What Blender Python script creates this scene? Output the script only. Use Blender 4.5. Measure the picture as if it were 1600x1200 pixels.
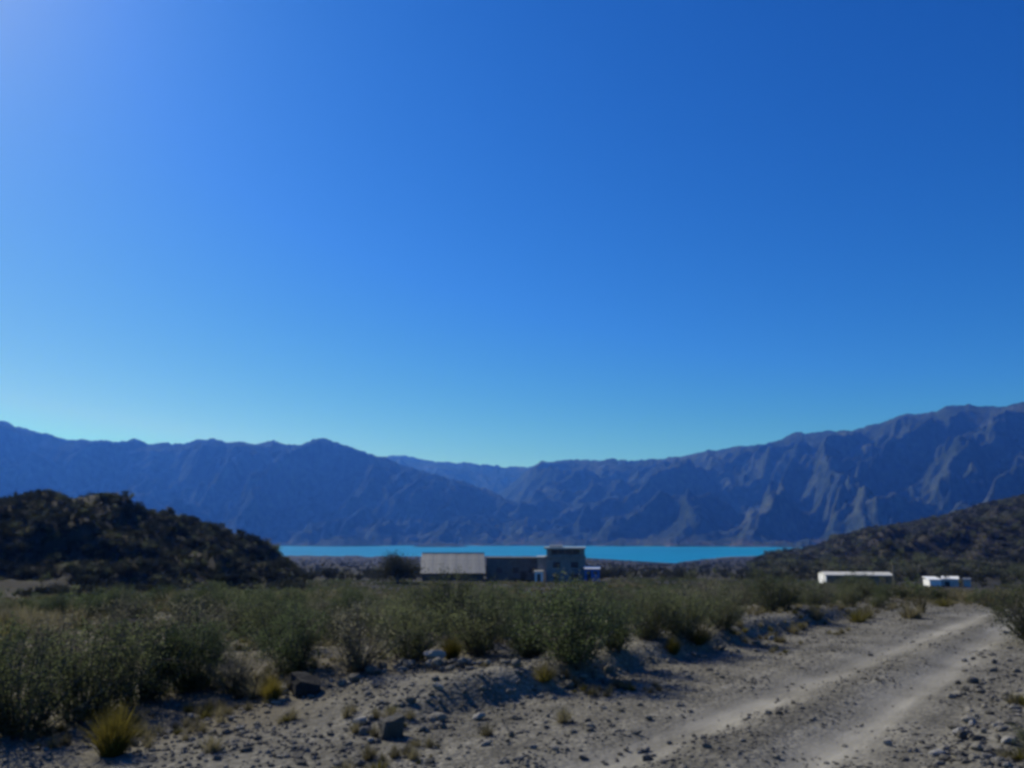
import bpy, bmesh, math, random
import numpy as np
from mathutils import Vector, Matrix

random.seed(7)
RNG = np.random.default_rng(11)
S = bpy.context.scene
for o in list(bpy.data.objects):
    bpy.data.objects.remove(o)
COL = S.collection
R = math.radians

# ------------------------------------------------------------------ camera
EYE = 1.6
F = 1256.0                                  # focal length in photo pixels (1600 wide)
HORIZON = 838.0
PITCH = math.atan((HORIZON - 600) / F)
cd = bpy.data.cameras.new('camera')
cam = bpy.data.objects.new('camera', cd)
COL.objects.link(cam)
cam.location = (0, 0, EYE)
cam.rotation_euler = (math.pi / 2 + PITCH, 0, 0)
cd.sensor_width = 36.0
cd.lens = 36.0 * F / 1600
cd.clip_start = 0.05
cd.clip_end = 40000
S.camera = cam

# ------------------------------------------------------------------ sky, sun, exposure
SUN_EL, SUN_AZ = R(39), R(-45.5)              # azimuth from +Y, negative = left
SUN_DIR = Vector((math.sin(SUN_AZ) * math.cos(SUN_EL), math.cos(SUN_AZ) * math.cos(SUN_EL), math.sin(SUN_EL)))
W = bpy.data.worlds.new('World')
S.world = W
W.use_nodes = True
nt = W.node_tree
nt.nodes.clear()
sky = nt.nodes.new('ShaderNodeTexSky')
sky.sky_type = 'NISHITA'
sky.sun_disc = False
sky.sun_elevation = SUN_EL
sky.sun_rotation = SUN_AZ
sky.altitude = 1500
sky.air_density = 0.5
sky.dust_density = 0.7
sky.ozone_density = 1.0
# the contrasty, saturated blue of the photograph: a tone curve per channel on the sky's own colours
SKY_STRENGTH = 0.10
SKY_CURVE = ((2.2, 2.45, .25), (1.20, 1.19, 1.0), (.94, 1.697, .73))      # power, gain, ceiling
bg = nt.nodes.new('ShaderNodeBackground')
bg.inputs['Strength'].default_value = SKY_STRENGTH
wo = nt.nodes.new('ShaderNodeOutputWorld')
sp = nt.nodes.new('ShaderNodeSeparateColor'); cb = nt.nodes.new('ShaderNodeCombineColor')
nt.links.new(sky.outputs[0], sp.inputs[0])
for ch in range(3):
    pw, gain, top = SKY_CURVE[ch]
    last = sp.outputs[ch]
    for op, val in (('MULTIPLY', SKY_STRENGTH), ('POWER', pw), ('MULTIPLY', gain), ('MINIMUM', top), ('MULTIPLY', 1 / SKY_STRENGTH)):
        m_ = nt.nodes.new('ShaderNodeMath'); m_.operation = op; m_.inputs[1].default_value = val
        nt.links.new(last, m_.inputs[0]); last = m_.outputs[0]
    nt.links.new(last, cb.inputs[ch])
nt.links.new(cb.outputs[0], bg.inputs['Color'])
nt.links.new(bg.outputs[0], wo.inputs['Surface'])

sd = bpy.data.lights.new('sun', 'SUN')
sd.energy = 5.0
sd.angle = R(0.53)
sd.color = (1.0, 0.96, 0.90)
sun = bpy.data.objects.new('sun', sd)
COL.objects.link(sun)
sun.rotation_euler = SUN_DIR.to_track_quat('Z', 'Y').to_euler()
sun.location = (0, 0, 50)

S.render.engine = 'CYCLES'
S.view_settings.view_transform = 'Standard'
S.view_settings.look = 'None'
S.view_settings.gamma = 1.0
S.view_settings.exposure = 0.0
S.view_settings.use_curve_mapping = False
S.cycles.use_denoising = True
S.cycles.max_bounces = 5
S.cycles.volume_bounces = 0
S.cycles.pixel_filter_type = 'BLACKMAN_HARRIS'
S.cycles.filter_width = 3.3

HAZE_DENSITY = 1.14e-4
HAZE_COLOR = (0.055, 0.215, 1.0, 1)
HAZE_G = 0.36


# ------------------------------------------------------------------ numeric helpers
def perlin(x, y, seed=0):
    x = np.asarray(x, float); y = np.asarray(y, float)
    xi = np.floor(x).astype(np.int64); yi = np.floor(y).astype(np.int64)
    xf = x - xi; yf = y - yi
    def grad(ix, iy):
        n = (ix * 374761393 + iy * 668265263 + seed * 974634541) & 0xffffffff
        n = ((n ^ (n >> 13)) * 1274126177) & 0xffffffff
        a = ((n ^ (n >> 16)) & 0xffff) * (2 * math.pi / 65536)
        return np.cos(a), np.sin(a)
    u = xf * xf * xf * (xf * (xf * 6 - 15) + 10)
    v = yf * yf * yf * (yf * (yf * 6 - 15) + 10)
    g00 = grad(xi, yi); g10 = grad(xi + 1, yi); g01 = grad(xi, yi + 1); g11 = grad(xi + 1, yi + 1)
    n00 = g00[0] * xf + g00[1] * yf
    n10 = g10[0] * (xf - 1) + g10[1] * yf
    n01 = g01[0] * xf + g01[1] * (yf - 1)
    n11 = g11[0] * (xf - 1) + g11[1] * (yf - 1)
    return ((n00 * (1 - u) + n10 * u) * (1 - v) + (n01 * (1 - u) + n11 * u) * v) * 1.5

def fbm(x, y, octv=4, seed=0, gain=0.5):
    s = 0; a = 1.0; f = 1.0
    for i in range(octv):
        s = s + a * perlin(x * f + 17.3 * i, y * f - 9.1 * i, seed + i)
        a *= gain; f *= 2.03
    return s

def ridged(x, y, octv=5, seed=0, gain=0.5):
    s = 0; a = 1.0; f = 1.0; w = 1.0; n = 0
    for i in range(octv):
        q = 1 - np.abs(perlin(x * f + 31.7 * i, y * f + 11.9 * i, seed + i)) * 1.6
        q = np.clip(q, 0, 1) ** 2
        s = s + a * q * w; n += a
        w = np.clip(q * 1.6, 0, 1)
        a *= gain; f *= 2.07
    return s / n

def sst(a, b, x):
    t = np.clip((x - a) / (b - a), 0, 1)
    return t * t * (3 - 2 * t)

CP, SP = math.cos(PITCH), math.sin(PITCH)
def ray(px, py):
    """direction through a point of the photograph: (right, forward, up)"""
    a = (px - 800) / F; b = (600 - py) / F
    return a, CP - SP * b, SP + CP * b

def az_tan(px, py):
    a, f, u = ray(px, py)
    return math.atan2(a, f), u / math.hypot(a, f)

def table(pts):
    q = sorted(az_tan(*p) for p in pts)
    return np.array([p[0] for p in q]), np.array([p[1] for p in q])

# ------------------------------------------------------------------ the lie of the land
LAKE = -40.0
RD = R(39)                                # heading of the dirt road
def uv(x, y):
    return x * math.sin(RD) + y * math.cos(RD), x * math.cos(RD) - y * math.sin(RD)

NEAR_R = np.array([0, 8, 10, 12, 16, 20, 30, 40, 60, 80, 110, 155.0])
NEAR_H = np.array([0, 0, -.03, -.09, -.26, -.50, -1.10, -1.72, -2.95, -4.05, -5.3, -6.6])
SHORE = table([(-700, 868), (300, 868), (560, 868), (650, 869), (850, 869), (920, 872), (1000, 877), (1050, 880), (1090, 875), (1140, 870), (1200, 868), (1300, 866), (2300, 866)])
HILL_L = table([(-900, 800), (-300, 790), (-60, 790), (0, 792), (25, 789), (50, 783), (80, 782), (110, 789), (140, 784), (170, 781), (200, 796), (230, 809), (260, 816), (300, 826), (340, 834), (380, 843), (410, 857), (440, 873), (462, 894), (490, 925)])
HILL_R = table([(1155, 889), (1200, 869), (1260, 856), (1300, 844), (1350, 830), (1400, 819), (1450, 809), (1500, 799), (1550, 787), (1600, 774), (1800, 740), (2300, 720)])

def base_h(x, y, r, az):
    shift = 10.5 * sst(R(3), R(27), az)
    shift = shift * np.clip(r / 8, 0, 1)
    hn = np.interp(r - shift * (1 - sst(40, 155, r)), NEAR_R, NEAR_H)
    ss = -np.interp(az, *SHORE)
    rs = (EYE - LAKE) / ss * (1 + .05 * fbm(az * 38, az * 0 + 2.7, 3, 44))
    lr = np.log(np.maximum(r, 1))
    k0, k1, k2 = math.log(155), math.log(300), math.log(600)
    k3 = np.log(rs)
    s0, s1, s2 = (EYE + 6.6) / 155, .0445, .0375
    s2 = np.maximum(s2, ss + .0008)
    a = np.clip((lr - k0) / (k1 - k0), 0, 1); b = np.clip((lr - k1) / (k2 - k1), 0, 1); c = np.clip((lr - k2) / (k3 - k2), 0, 1)
    s = s0 + (s1 - s0) * a + (s2 - s1) * b + (ss - s2) * c
    hf = EYE - s * np.minimum(r, rs)
    hf = np.where(r > rs, LAKE - 5 * sst(0, 250, r - rs), hf)
    return np.where(r < 155, hn, hf), rs

def land(x, y, full=False):
    x = np.asarray(x, float); y = np.asarray(y, float)
    r = np.hypot(x, y); az = np.arctan2(x, y)
    h, rs = base_h(x, y, r, az)
    u, v = uv(x, y)
    # --- hills
    tl = np.interp(az, *HILL_L)
    ridge = 172 + 9 * perlin(az * 14, az * 0 + 3.3, 5)
    want = EYE + ridge * tl
    h172 = base_h(x, y, np.full_like(r, 172.0), az)[0]
    wl = np.where(r < ridge, sst(96, 172, r) ** 1.15, 1 - sst(0, 120, r - ridge))
    raise_l = np.maximum(want - h172, 0) * wl
    raise_l = raise_l * (az < R(-8)) * (az > R(-110))
    hillmask = np.clip(raise_l / 3, 0, 1)
    tr = np.interp(az, *HILL_R)
    wantr = EYE + 800 * tr
    h800 = base_h(x, y, np.full_like(r, 800.0), az)[0]
    wr = np.where(r < 800, (np.clip((r - 250) / 550, 0, 1)) ** 1.3, 1 - sst(0, 450, r - 800))
    raise_r = np.maximum(wantr - h800, 0) * wr * (az > R(8)) * (az < R(120))
    hr = np.clip(raise_r / 6, 0, 1)
    h = h + raise_l + raise_r
    # relief of the hills: gullies and spurs, dying out at the crest
    g = ridged(x / 34 + y / 120, y / 46 - x / 150, 4, 21)
    h = h + hillmask * (g - .5) * 9.0 * (1 - .75 * sst(150, 172, r) * (r < 200)) + hillmask * 1.1 * fbm(x / 7.5, y / 7.5, 4, 71, .6)
    a = (x * .8 - y * .6) / 95; b = (x * .6 + y * .8) / 260
    g2 = ridged(a + .3 * perlin(b * 2, a, 61), b, 4, 33)
    h = h + hr * (g2 - .5) * 24 * (1 - .8 * sst(640, 800, r)) * sst(260, 420, r)
    # --- undulation of the plain
    calm = 1 - np.clip(sst(-7.0, -5.7, v) * (1 - sst(-.2, 1.8, v)) * (1 - sst(24, 34, u)), 0, 1)
    h = h + calm * (.06 * fbm(x / 2.3, y / 2.3, 3, 2) + .30 * fbm(x / 19, y / 19, 3, 9) * sst(9, 30, r)) * (r < rs)
    far = sst(200, 500, r) * (1 - sst(.9, 1.0, r / rs)) * (1 - hr)
    h = h + far * 1.5 * fbm(x / 90, y / 90, 3, 40)
    # --- the road: wheel tracks, crown, cut bank on its left, rubble verge on its right
    near = 1 - sst(30, 45, r)
    wob = .10 * perlin(u / 2.1, u * 0, 3) + .05 * perlin(u / .6, u * 0, 4)
    vl = v + wob * .5
    onroad = sst(-5.1, -4.7, v) * (1 - sst(-1.9, -1.4, v)) * near
    t1 = np.exp(-((vl + 3.42) / .27) ** 2); t2 = np.exp(-((vl + 2.25 + .03 * (u - 6)) / .27) ** 2)
    track = np.clip(t1 + t2, 0, 1) * near
    h = h - .045 * track * near
    h = h + .03 * np.exp(-((vl + 2.85) / .28) ** 2) * near
    edge = -5.28 - .12 * perlin(u / 1.9, u * 0, 8) - .07 * perlin(u / .5, u * 0, 18)
    fade = sst(4.4, 6.2, u) * (1 - sst(16, 21, u))
    bank = 1 - sst(-.26, .10, v - edge)
    lip = np.exp(-((v - edge + .42) / .26) ** 2)
    h = h + near * fade * (.20 * bank + .05 * lip * (1 + perlin(u / .8, v, 10)))
    h = h + near * sst(-1.8, -1.1, v) * (.05 + .05 * fbm(x / .7, y / .7, 3, 12))
    h = h + near * .012 * fbm(x / .35, y / .35, 3, 30) * (1 - .6 * track)
    # mound under the stone heap on the terrace
    mx, my = -1.05, 11.4
    h = h + .16 * np.exp(-(((x - mx) / .75) ** 2 + ((y - my) / .45) ** 2))
    if full:
        field = (1 - sst(-7.0, -5.9, v + .5 * perlin(x / 1.5, y / 1.5, 6))) + sst(-.6, 1.2, v) + sst(20, 30, u)
        field = np.clip(field + sst(20, 40, r), 0, 1)
        return h, track, field, onroad, hillmask, hr, rs
    return h

def ground_z(x, y):
    return float(land(np.array([x]), np.array([y]))[0])

_T = np.exp(np.linspace(math.log(2.0), math.log(2600), 6000))
def at(px, py):
    """where the ground lies under a point of the photograph"""
    a, f, u = ray(px, py)
    n = math.hypot(a, f); a /= n; f /= n; u /= n
    z = EYE + u * _T - land(a * _T, f * _T)
    i = np.nonzero(z < 0)[0]
    i = i[0] if len(i) else len(_T) - 1
    t = _T[i]
    return Vector((a * t, f * t, ground_z(a * t, f * t)))

def at_r(px, r):
    """on the ground at a distance along a bearing"""
    a, f, u = ray(px, 880)
    n = math.hypot(a, f)
    x, y = a / n * r, f / n * r
    return Vector((x, y, ground_z(x, y)))


# ------------------------------------------------------------------ object helpers
def link(name, data, parent=None):
    o = bpy.data.objects.new(name, data)
    COL.objects.link(o)
    if parent is not None:
        o.parent = parent
    return o

def tag(o, label=None, cat=None, group=None, kind=None):
    if label: o['label'] = label
    if cat: o['category'] = cat
    if group: o['group'] = group
    if kind: o['kind'] = kind
    return o

def thing(name, loc, label, cat, group=None, rz=0.0):
    o = link(name, None)
    o.empty_display_size = .2
    o.location = loc
    o.rotation_euler = (0, 0, rz)
    return tag(o, label, cat, group)

def mesh_np(name, verts, faces, mat=None, smooth=False):
    """verts (n,3), faces (m,k) arrays of equal sided faces"""
    me = bpy.data.meshes.new(name)
    verts = np.asarray(verts, np.float32); faces = np.asarray(faces, np.int32)
    n, k = faces.shape
    me.vertices.add(len(verts)); me.vertices.foreach_set('co', verts.ravel())
    me.loops.add(n * k); me.loops.foreach_set('vertex_index', faces.ravel())
    me.polygons.add(n)
    me.polygons.foreach_set('loop_start', np.arange(0, n * k, k, dtype=np.int32))
    me.polygons.foreach_set('loop_total', np.full(n, k, np.int32))
    if smooth:
        me.polygons.foreach_set('use_smooth', np.ones(n, bool))
    me.update(calc_edges=True)
    if mat: me.materials.append(mat)
    return me

class MB:
    """collects boxes, prisms, tubes; builds one mesh"""
    def __init__(s): s.v = []; s.f = []
    def add(s, v, f):
        b = len(s.v); s.v += [tuple(q) for q in v]; s.f += [tuple(b + i for i in q) for q in f]; return s
    def box(s, x0, x1, y0, y1, z0, z1):
        return s.add([(x0, y0, z0), (x1, y0, z0), (x1, y1, z0), (x0, y1, z0), (x0, y0, z1), (x1, y0, z1), (x1, y1, z1), (x0, y1, z1)],
                     [(0, 3, 2, 1), (4, 5, 6, 7), (0, 1, 5, 4), (1, 2, 6, 5), (2, 3, 7, 6), (3, 0, 4, 7)])
    def prism(s, poly, axis, a, b):
        """poly in the other two axes (x: (y,z); y: (x,z))"""
        n = len(poly)
        mk = (lambda p, t: (t, p[0], p[1])) if axis == 'x' else (lambda p, t: (p[0], t, p[1]))
        v = [mk(p, a) for p in poly] + [mk(p, b) for p in poly]
        f = [tuple(range(n)), tuple(range(2 * n - 1, n - 1, -1))] + [(i, i + n, (i + 1) % n + n, (i + 1) % n) for i in range(n)]
        return s.add(v, f)
    def tube(s, pts, rad, n=6):
        pts = [Vector(p) for p in pts]; v = []; f = []
        for i, p in enumerate(pts):
            d = (pts[min(i + 1, len(pts) - 1)] - pts[max(i - 1, 0)]).normalized()
            a = d.orthogonal().normalized(); b = d.cross(a)
            for k in range(n):
                t = 2 * math.pi * k / n
                v.append(p + (a * math.cos(t) + b * math.sin(t)) * rad[i])
        for i in range(len(pts) - 1):
            for k in range(n):
                f.append((i * n + k, i * n + (k + 1) % n, (i + 1) * n + (k + 1) % n, (i + 1) * n + k))
        f.append(tuple(range(n - 1, -1, -1))); f.append(tuple((len(pts) - 1) * n + k for k in range(n)))
        return s.add(v, f)
    def build(s, name, mat, parent=None, bevel=0.0):
        me = bpy.data.meshes.new(name)
        me.from_pydata(s.v, [], s.f)
        bm = bmesh.new(); bm.from_mesh(me)
        bmesh.ops.recalc_face_normals(bm, faces=bm.faces)
        if bevel: bmesh.ops.bevel(bm, geom=bm.edges[:], offset=bevel, segments=1, affect='EDGES')
        bm.to_mesh(me); bm.free()
        me.materials.append(mat)
        return link(name, me, parent)


# ------------------------------------------------------------------ materials
def new_mat(name):
    m = bpy.data.materials.new(name); m.use_nodes = True
    t = m.node_tree; t.nodes.clear()
    out = t.nodes.new('ShaderNodeOutputMaterial')
    return m, t, out

def N(t, kind, **kw):
    n = t.nodes.new('ShaderNode' + kind)
    for k, v in kw.items():
        if hasattr(n, k) and not k[0].isupper(): setattr(n, k, v)
        else: n.inputs[k.replace('_', ' ')].default_value = v
    return n

def ramp(t, stops, interp='LINEAR'):
    n = t.nodes.new('ShaderNodeValToRGB'); e = n.color_ramp.elements
    n.color_ramp.interpolation = interp
    while len(e) < len(stops): e.new(.5)
    for i, (p, c) in enumerate(stops):
        e[i].position = p
        e[i].color = (c, c, c, 1) if isinstance(c, (int, float)) else (*c, 1)
    return n

def noise(t, vec, scale, detail=6, rough=.6, dist=0):
    n = t.nodes.new('ShaderNodeTexNoise')
    n.inputs['Scale'].default_value = scale; n.inputs['Detail'].default_value = detail
    n.inputs['Roughness'].default_value = rough; n.inputs['Distortion'].default_value = dist
    t.links.new(vec, n.inputs['Vector'])
    return n

def mix(t, fac, a, b, mode='MIX'):
    n = t.nodes.new('ShaderNodeMix'); n.data_type = 'RGBA'; n.blend_type = mode
    for v, i in ((fac, 0), (a, 6), (b, 7)):
        if hasattr(v, 'links') or hasattr(v, 'is_linked'): t.links.new(v, n.inputs[i])
        elif i == 0: n.inputs[0].default_value = v
        else: n.inputs[i].default_value = (*v, 1)
    return n.outputs[2]

def simple_mat(name, col, rough=.8, metal=0.0, var=.25, scale=3.0, bump=.0, spec=.3):
    m, t, out = new_mat(name)
    tc = t.nodes.new('ShaderNodeTexCoord')
    n = noise(t, tc.outputs['Object'], scale)
    oi = t.nodes.new('ShaderNodeObjectInfo')
    r = ramp(t, [(.3, tuple(c * (1 - var) for c in col)), (.7, tuple(min(1, c * (1 + var)) for c in col))])
    t.links.new(n.outputs['Fac'], r.inputs[0])
    p = t.nodes.new('ShaderNodeBsdfPrincipled')
    t.links.new(r.outputs[0], p.inputs['Base Color'])
    p.inputs['Roughness'].default_value = rough; p.inputs['Metallic'].default_value = metal
    p.inputs['Specular IOR Level'].default_value = spec
    if bump:
        b = t.nodes.new('ShaderNodeBump'); b.inputs['Strength'].default_value = bump; b.inputs['Distance'].default_value = .03
        t.links.new(n.outputs['Fac'], b.inputs['Height']); t.links.new(b.outputs[0], p.inputs['Normal'])
    t.links.new(p.outputs[0], out.inputs['Surface'])
    return m

def ground_mat():
    m, t, out = new_mat('gravelly_ground')
    g = t.nodes.new('ShaderNodeNewGeometry'); P = g.outputs['Position']
    at_ = t.nodes.new('ShaderNodeAttribute'); at_.attribute_name = 'track'
    af = t.nodes.new('ShaderNodeAttribute'); af.attribute_name = 'field'
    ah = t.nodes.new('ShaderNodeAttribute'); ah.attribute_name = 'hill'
    n1 = noise(t, P, 9, 8, .7); n2 = noise(t, P, 1.1, 5, .6); n3 = noise(t, P, 45, 4, .7)
    vo = t.nodes.new('ShaderNodeTexVoronoi'); vo.inputs['Scale'].default_value = 24; vo.inputs['Randomness'].default_value = 1
    t.links.new(P, vo.inputs['Vector'])
    vo2 = t.nodes.new('ShaderNodeTexVoronoi'); vo2.inputs['Scale'].default_value = 60
    t.links.new(P, vo2.inputs['Vector'])
    grav = ramp(t, [(.28, (.080, .075, .062)), (.5, (.124, .117, .098)), (.72, (.178, .168, .142))])
    t.links.new(n1.outputs['Fac'], grav.inputs[0])
    stone = ramp(t, [(0, (.072, .068, .057)), (.5, (.130, .122, .103)), (1, (.235, .222, .190))])
    sep = t.nodes.new('ShaderNodeSeparateColor'); t.links.new(vo.outputs['Color'], sep.inputs[0])
    t.links.new(sep.outputs[0], stone.inputs[0])
    c = mix(t, .5, grav.outputs[0], stone.outputs[0])
    pat = ramp(t, [(.35, .72), (.65, 1.18)]); t.links.new(n2.outputs['Fac'], pat.inputs[0])
    c = mix(t, 1.0, c, pat.outputs[0], 'MULTIPLY')
    dust = ramp(t, [(.3, (.200, .190, .163)), (.7, (.268, .255, .220))]); t.links.new(n3.outputs['Fac'], dust.inputs[0])
    tf = t.nodes.new('ShaderNodeMath'); tf.operation = 'MULTIPLY'; tf.use_clamp = True
    rr = ramp(t, [(.3, .35), (.6, 1.0)]); t.links.new(n2.outputs['Fac'], rr.inputs[0])
    t.links.new(at_.outputs['Fac'], tf.inputs[0]); t.links.new(rr.outputs[0], tf.inputs[1])
    c = mix(t, tf.outputs[0], c, dust.outputs[0])
    ar = t.nodes.new('ShaderNodeAttribute'); ar.attribute_name = 'road'
    m0 = t.nodes.new('ShaderNodeMapping'); m0.inputs['Rotation'].default_value = (0, 0, RD); t.links.new(P, m0.inputs['Vector'])
    m1 = t.nodes.new('ShaderNodeMapping'); m1.inputs['Scale'].default_value = (3.2, .22, 1); t.links.new(m0.outputs[0], m1.inputs['Vector'])
    ns = noise(t, m1.outputs[0], 1.0, 5, .62)
    st = ramp(t, [(.32, .74), (.5, 1.0), (.64, 1.24)]); t.links.new(ns.outputs['Fac'], st.inputs[0])
    sm_ = mix(t, ar.outputs['Fac'], (1, 1, 1), st.outputs[0])
    c = mix(t, 1.0, c, sm_, 'MULTIPLY')
    nf = noise(t, P, .35, 6, .65)
    soil = ramp(t, [(.30, (.070, .061, .045)), (.5, (.110, .098, .074)), (.68, (.160, .145, .112))]); t.links.new(nf.outputs['Fac'], soil.inputs[0])
    c = mix(t, af.outputs['Fac'], c, soil.outputs[0])
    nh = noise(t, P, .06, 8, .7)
    scrub = ramp(t, [(.34, (.014, .015, .012)), (.5, (.028, .027, .022)), (.68, (.064, .058, .047))]); t.links.new(nh.outputs['Fac'], scrub.inputs[0])  # hill soil tones, darkened so the slope's shade sits in the colour
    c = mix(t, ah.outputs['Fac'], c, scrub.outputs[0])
    p = t.nodes.new('ShaderNodeBsdfPrincipled'); p.inputs['Roughness'].default_value = .95; p.inputs['Specular IOR Level'].default_value = .1
    t.links.new(c, p.inputs['Base Color'])
    hm = t.nodes.new('ShaderNodeMath'); hm.operation = 'MULTIPLY_ADD'
    t.links.new(vo.outputs['Distance'], hm.inputs[0]); hm.inputs[1].default_value = -1.0; t.links.new(n1.outputs['Fac'], hm.inputs[2])
    inv = t.nodes.new('ShaderNodeMath'); inv.operation = 'MULTIPLY_ADD'; inv.inputs[1].default_value = -.7; inv.inputs[2].default_value = .85
    t.links.new(tf.outputs[0], inv.inputs[0])
    b = t.nodes.new('ShaderNodeBump'); b.inputs['Distance'].default_value = .016
    t.links.new(inv.outputs[0], b.inputs['Strength']); t.links.new(hm.outputs[0], b.inputs['Height'])
    t.links.new(b.outputs[0], p.inputs['Normal'])
    t.links.new(p.outputs[0], out.inputs['Surface'])
    return m

def mountain_mat():
    m, t, out = new_mat('arid_mountain')
    g = t.nodes.new('ShaderNodeNewGeometry'); P = g.outputs['Position']
    n1 = noise(t, P, .004, 8, .65); n2 = noise(t, P, .03, 6, .7)
    al = t.nodes.new('ShaderNodeAttribute'); al.attribute_name = 'low'
    rock = ramp(t, [(.34, (.014, .022, .019)), (.5, (.027, .038, .032)), (.66, (.052, .062, .052))])
    t.links.new(n1.outputs['Fac'], rock.inputs[0])
    v = ramp(t, [(.36, .50), (.64, 1.5)]); t.links.new(n2.outputs['Fac'], v.inputs[0])
    c = mix(t, 1.0, rock.outputs[0], v.outputs[0], 'MULTIPLY')
    pale = ramp(t, [(.53, 0), (.62, 1)]); n3 = noise(t, P, .012, 5, .6); t.links.new(n3.outputs['Fac'], pale.inputs[0])
    pm = t.nodes.new('ShaderNodeMath'); pm.operation = 'MULTIPLY'
    t.links.new(pale.outputs[0], pm.inputs[0]); t.links.new(al.outputs['Fac'], pm.inputs[1])
    c = mix(t, pm.outputs[0], c, (.075, .068, .058))
    p = t.nodes.new('ShaderNodeBsdfPrincipled'); p.inputs['Roughness'].default_value = 1; p.inputs['Specular IOR Level'].default_value = 0
    t.links.new(c, p.inputs['Base Color'])
    b = t.nodes.new('ShaderNodeBump'); b.inputs['Distance'].default_value = 12; b.inputs['Strength'].default_value = .7
    t.links.new(n2.outputs['Fac'], b.inputs['Height']); t.links.new(b.outputs[0], p.inputs['Normal'])
    t.links.new(p.outputs[0], out.inputs['Surface'])
    return m

def water_mat():
    m, t, out = new_mat('turquoise_water')
    g = t.nodes.new('ShaderNodeNewGeometry'); P = g.outputs['Position']
    mp = t.nodes.new('ShaderNodeMapping'); mp.inputs['Scale'].default_value = (.003, .012, 1); t.links.new(P, mp.inputs['Vector'])
    n = noise(t, mp.outputs[0], 1.0, 5, .6)
    w = noise(t, P, .35, 4, .6)
    r = ramp(t, [(.36, (.002, .125, .29)), (.64, (.004, .225, .41))]); t.links.new(n.outputs['Fac'], r.inputs[0])
    p = t.nodes.new('ShaderNodeBsdfPrincipled'); t.links.new(r.outputs[0], p.inputs['Base Color'])
    p.inputs['Roughness'].default_value = .45; p.inputs['IOR'].default_value = 1.33; p.inputs['Specular IOR Level'].default_value = .12
    b = t.nodes.new('ShaderNodeBump'); b.inputs['Distance'].default_value = .5; b.inputs['Strength'].default_value = .5
    t.links.new(w.outputs['Fac'], b.inputs['Height']); t.links.new(b.outputs[0], p.inputs['Normal'])
    t.links.new(p.outputs[0], out.inputs['Surface'])
    return m

def leaf_mat(name, dark, light, trans=.35):
    m, t, out = new_mat(name)
    oi = t.nodes.new('ShaderNodeObjectInfo')
    g = t.nodes.new('ShaderNodeNewGeometry')
    n = noise(t, g.outputs['Position'], 2.6, 3, .6)
    wn = t.nodes.new('ShaderNodeTexWhiteNoise'); wn.noise_dimensions = '3D'
    sc = t.nodes.new('ShaderNodeVectorMath'); sc.operation = 'SNAP'; sc.inputs[1].default_value = (.06, .06, .06)
    t.links.new(g.outputs['Position'], sc.inputs[0]); t.links.new(sc.outputs[0], wn.inputs['Vector'])
    f = t.nodes.new('ShaderNodeMath'); f.operation = 'ADD'
    t.links.new(n.outputs['Fac'], f.inputs[0])
    f2 = t.nodes.new('ShaderNodeMath'); f2.operation = 'MULTIPLY_ADD'; f2.inputs[1].default_value = .18; f2.inputs[2].default_value = -.34
    t.links.new(wn.outputs['Value'], f2.inputs[0]); 
    f3 = t.nodes.new('ShaderNodeMath'); f3.operation = 'MULTIPLY_ADD'; f3.inputs[1].default_value = .62
    t.links.new(oi.outputs['Random'], f3.inputs[0]); t.links.new(f2.outputs[0], f3.inputs[2]); t.links.new(f3.outputs[0], f.inputs[1])
    r = ramp(t, [(.25, dark), (.85, light)]); t.links.new(f.outputs[0], r.inputs[0])
    d = t.nodes.new('ShaderNodeBsdfDiffuse'); tr = t.nodes.new('ShaderNodeBsdfTranslucent')
    t.links.new(r.outputs[0], d.inputs['Color']); t.links.new(r.outputs[0], tr.inputs['Color'])
    ms = t.nodes.new('ShaderNodeMixShader'); ms.inputs[0].default_value = trans
    t.links.new(d.outputs[0], ms.inputs[1]); t.links.new(tr.outputs[0], ms.inputs[2])
    gl = t.nodes.new('ShaderNodeBsdfGlossy'); gl.inputs['Roughness'].default_value = .5
    ms2 = t.nodes.new('ShaderNodeMixShader'); ms2.inputs[0].default_value = .015
    t.links.new(ms.outputs[0], ms2.inputs[1]); t.links.new(gl.outputs[0], ms2.inputs[2])
    t.links.new(ms2.outputs[0], out.inputs['Surface'])
    return m

def rock_mat(name, dark, light):
    m, t, out = new_mat(name)
    tc = t.nodes.new('ShaderNodeTexCoord'); oi = t.nodes.new('ShaderNodeObjectInfo')
    n = noise(t, tc.outputs['Object'], 3.0, 8, .7)
    f = t.nodes.new('ShaderNodeMath'); f.operation = 'MULTIPLY_ADD'; f.inputs[1].default_value = .55; 
    t.links.new(oi.outputs['Random'], f.inputs[0]); t.links.new(n.outputs['Fac'], f.inputs[2])
    f2 = t.nodes.new('ShaderNodeMath'); f2.operation = 'SUBTRACT'; f2.inputs[1].default_value = .27
    t.links.new(f.outputs[0], f2.inputs[0])
    r = ramp(t, [(.15, dark), (.85, light)]); t.links.new(f2.outputs[0], r.inputs[0])
    p = t.nodes.new('ShaderNodeBsdfPrincipled'); p.inputs['Roughness'].default_value = .9; p.inputs['Specular IOR Level'].default_value = .2
    t.links.new(r.outputs[0], p.inputs['Base Color'])
    b = t.nodes.new('ShaderNodeBump'); b.inputs['Strength'].default_value = .6; b.inputs['Distance'].default_value = .06
    t.links.new(n.outputs['Fac'], b.inputs['Height']); t.links.new(b.outputs[0], p.inputs['Normal'])
    t.links.new(p.outputs[0], out.inputs['Surface'])
    return m

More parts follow.
